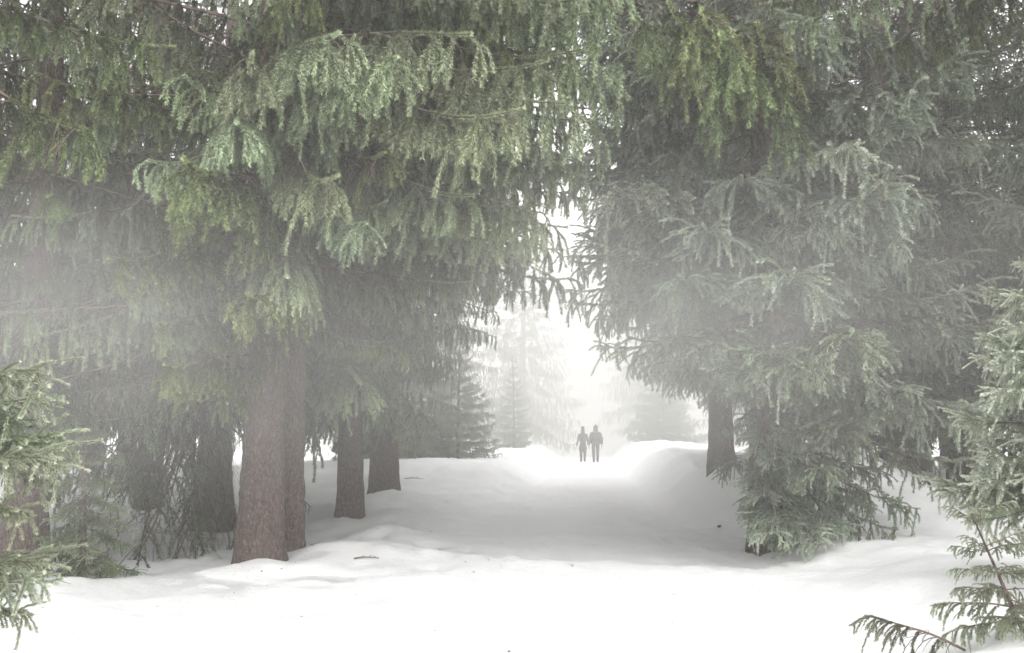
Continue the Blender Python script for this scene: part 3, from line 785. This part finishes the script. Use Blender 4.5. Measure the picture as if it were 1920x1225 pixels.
M_SKIN = cloth('skin_tone', (0.45, 0.27, 0.20)); M_DARK = cloth('dark_jacket', (0.030, 0.030, 0.034)); M_COAT = cloth('dark_coat', (0.042, 0.034, 0.036))
M_TROU = cloth('dark_trousers', (0.022, 0.022, 0.026)); M_BOOT = cloth('boot_leather', (0.020, 0.017, 0.015)); M_HAIR = cloth('brown_hair', (0.045, 0.028, 0.018))

def walker(x, y, label, k, inner, woman):
    t = empty('person', (x, y, gz(x, y) - 0.02)); tag(t, label, 'person')
    t.scale = (k, k, k)
    i = inner                                   # +1: the held hand is on the +x side
    hand = (i * 0.31, 0.0, 0.84); out = (-i * (0.33 if woman else 0.29), -0.02, 0.84)
    J = [(0, 0, 0.98, 0.15, 0.11), (0, 0, 1.22, 0.14, 0.105), (0, 0, 1.43, 0.16, 0.10), (0, 0.01, 1.54, 0.06, 0.06), (0, 0.02, 1.63, 0.085, 0.10), (0, 0.02, 1.73, 0.075, 0.09),
         (i * 0.19, 0, 1.43, 0.065), (i * 0.25, -0.02, 1.12, 0.048), (*hand, 0.033), (-i * 0.19, 0, 1.43, 0.065), (-i * 0.26, -0.04, 1.13, 0.048), (*out, 0.033),
         (0.10, 0, 0.92, 0.09), (0.10, 0.03, 0.50, 0.062), (0.10, 0.10, 0.10, 0.042), (0.10, 0.24, 0.05, 0.035), (-0.10, 0, 0.92, 0.09), (-0.10, 0.02, 0.50, 0.062), (-0.10, -0.12, 0.12, 0.042), (-0.10, 0.0, 0.05, 0.035)]
    Bn = [(0, 1), (1, 2), (2, 3), (3, 4), (4, 5), (2, 6), (6, 7), (7, 8), (2, 9), (9, 10), (10, 11), (0, 12), (12, 13), (13, 14), (14, 15), (0, 16), (16, 17), (17, 18), (18, 19)]
    # palms and five fingers each
    for h, e in ((8, i), (11, -i)):
        hx, hy, hz = J[h][:3]
        J.append((hx, hy, hz - 0.07, 0.030, 0.016)); pw = len(J) - 1; Bn.append((h, pw))
        for f in range(4):
            fx = (f - 1.5) * 0.019
            a = len(J); J.append((hx + 0.004 * e, hy + fx, hz - 0.115, 0.0095)); Bn.append((pw, a))
            J.append((hx - 0.012 * e, hy + fx, hz - 0.150 + 0.006 * abs(f - 1.3), 0.0085)); Bn.append((a, a + 1))
            J.append((hx - 0.030 * e, hy + fx, hz - 0.170 + 0.008 * abs(f - 1.3), 0.0075)); Bn.append((a + 1, a + 2))
        a = len(J); J.append((hx, hy + 0.035, hz - 0.05, 0.011)); Bn.append((h, a)); J.append((hx - 0.01 * e, hy + 0.045, hz - 0.09, 0.009)); Bn.append((a, a + 1))
    skin('body', J, Bn, M_SKIN, t)
    sk = 1.0
    if woman:
        skin('coat', [(0, 0, 0.55, 0.25, 0.19), (0, 0, 0.78, 0.235, 0.18), (0, 0, 1.12, 0.175, 0.14), (0, 0, 1.40, 0.185, 0.125), (0, 0.01, 1.51, 0.09, 0.09), (i * 0.19, 0, 1.42, 0.085), (i * 0.25, -0.02, 1.12, 0.062), (i * 0.305, 0.0, 0.87, 0.05),
                      (-i * 0.19, 0, 1.42, 0.085), (-i * 0.26, -0.04, 1.13, 0.062), (-i * 0.325, -0.02, 0.87, 0.05)], [(0, 1), (1, 2), (2, 3), (3, 4), (3, 5), (5, 6), (6, 7), (3, 8), (8, 9), (9, 10)], M_COAT, t, root=2)
        skin('hair', [(0, 0.0, 1.785, 0.062, 0.07), (0, -0.02, 1.74, 0.092, 0.10), (0, -0.04, 1.66, 0.105, 0.11), (0, -0.07, 1.54, 0.10, 0.07), (0, -0.08, 1.42, 0.085, 0.05), (0, -0.09, 1.36, 0.03, 0.03)], [(0, 1), (1, 2), (2, 3), (3, 4), (4, 5)], M_HAIR, t, root=1)
    else:
        skin('jacket', [(0, 0, 0.80, 0.22, 0.16), (0, 0, 1.05, 0.25, 0.18), (0, 0, 1.25, 0.255, 0.18), (0, 0, 1.42, 0.21, 0.14), (0, 0.0, 1.53, 0.10, 0.10), (i * 0.20, 0, 1.39, 0.09), (i * 0.27, -0.02, 1.12, 0.08), (i * 0.305, 0.0, 0.87, 0.058),
                        (-i * 0.20, 0, 1.39, 0.09), (-i * 0.28, -0.03, 1.13, 0.09), (-i * 0.285, -0.02, 0.87, 0.06)], [(0, 1), (1, 2), (2, 3), (3, 4), (3, 5), (5, 6), (6, 7), (3, 8), (8, 9), (9, 10)], M_DARK, t, root=2)
        skin('hood', [(0, -0.01, 1.50, 0.14, 0.12), (0, -0.02, 1.64, 0.115, 0.125), (0, -0.01, 1.74, 0.088, 0.10), (0, 0.0, 1.81, 0.045, 0.05), (0, 0.01, 1.85, 0.015, 0.02)], [(0, 1), (1, 2), (2, 3), (3, 4)], M_DARK, t, root=1)
    for sx, kn, ft in ((0.10, 0.03, 0.10), (-0.10, 0.02, -0.12)):
        skin('trouser_leg', [(sx, 0, 0.95, 0.105), (sx, kn, 0.50, 0.080), (sx, ft, 0.14, 0.060)], [(0, 1), (1, 2)], M_TROU, t)
        b0 = 0.0 if ft > 0 else 0.02
        skin('boot', [(sx, ft - 0.01, 0.24 + b0, 0.062), (sx, ft, 0.09 + b0, 0.062), (sx, ft + 0.10, 0.06 + b0 * 0.4, 0.052, 0.05), (sx, ft + 0.17, 0.05, 0.042, 0.035)], [(0, 1), (1, 2), (2, 3)], M_BOOT, t)
wx = W(1093, 860, 49.0)[0]; mx = W(1117, 860, 49.0)[0]
walker(wx, 49.0, 'walker in a knee length dark coat, on the left of the pair', 0.94, 1, True)
walker(mx, 49.0, 'taller walker in a wide dark hooded jacket, on the right of the pair', 1.02, -1, False)

print('objects', len(bpy.data.objects))
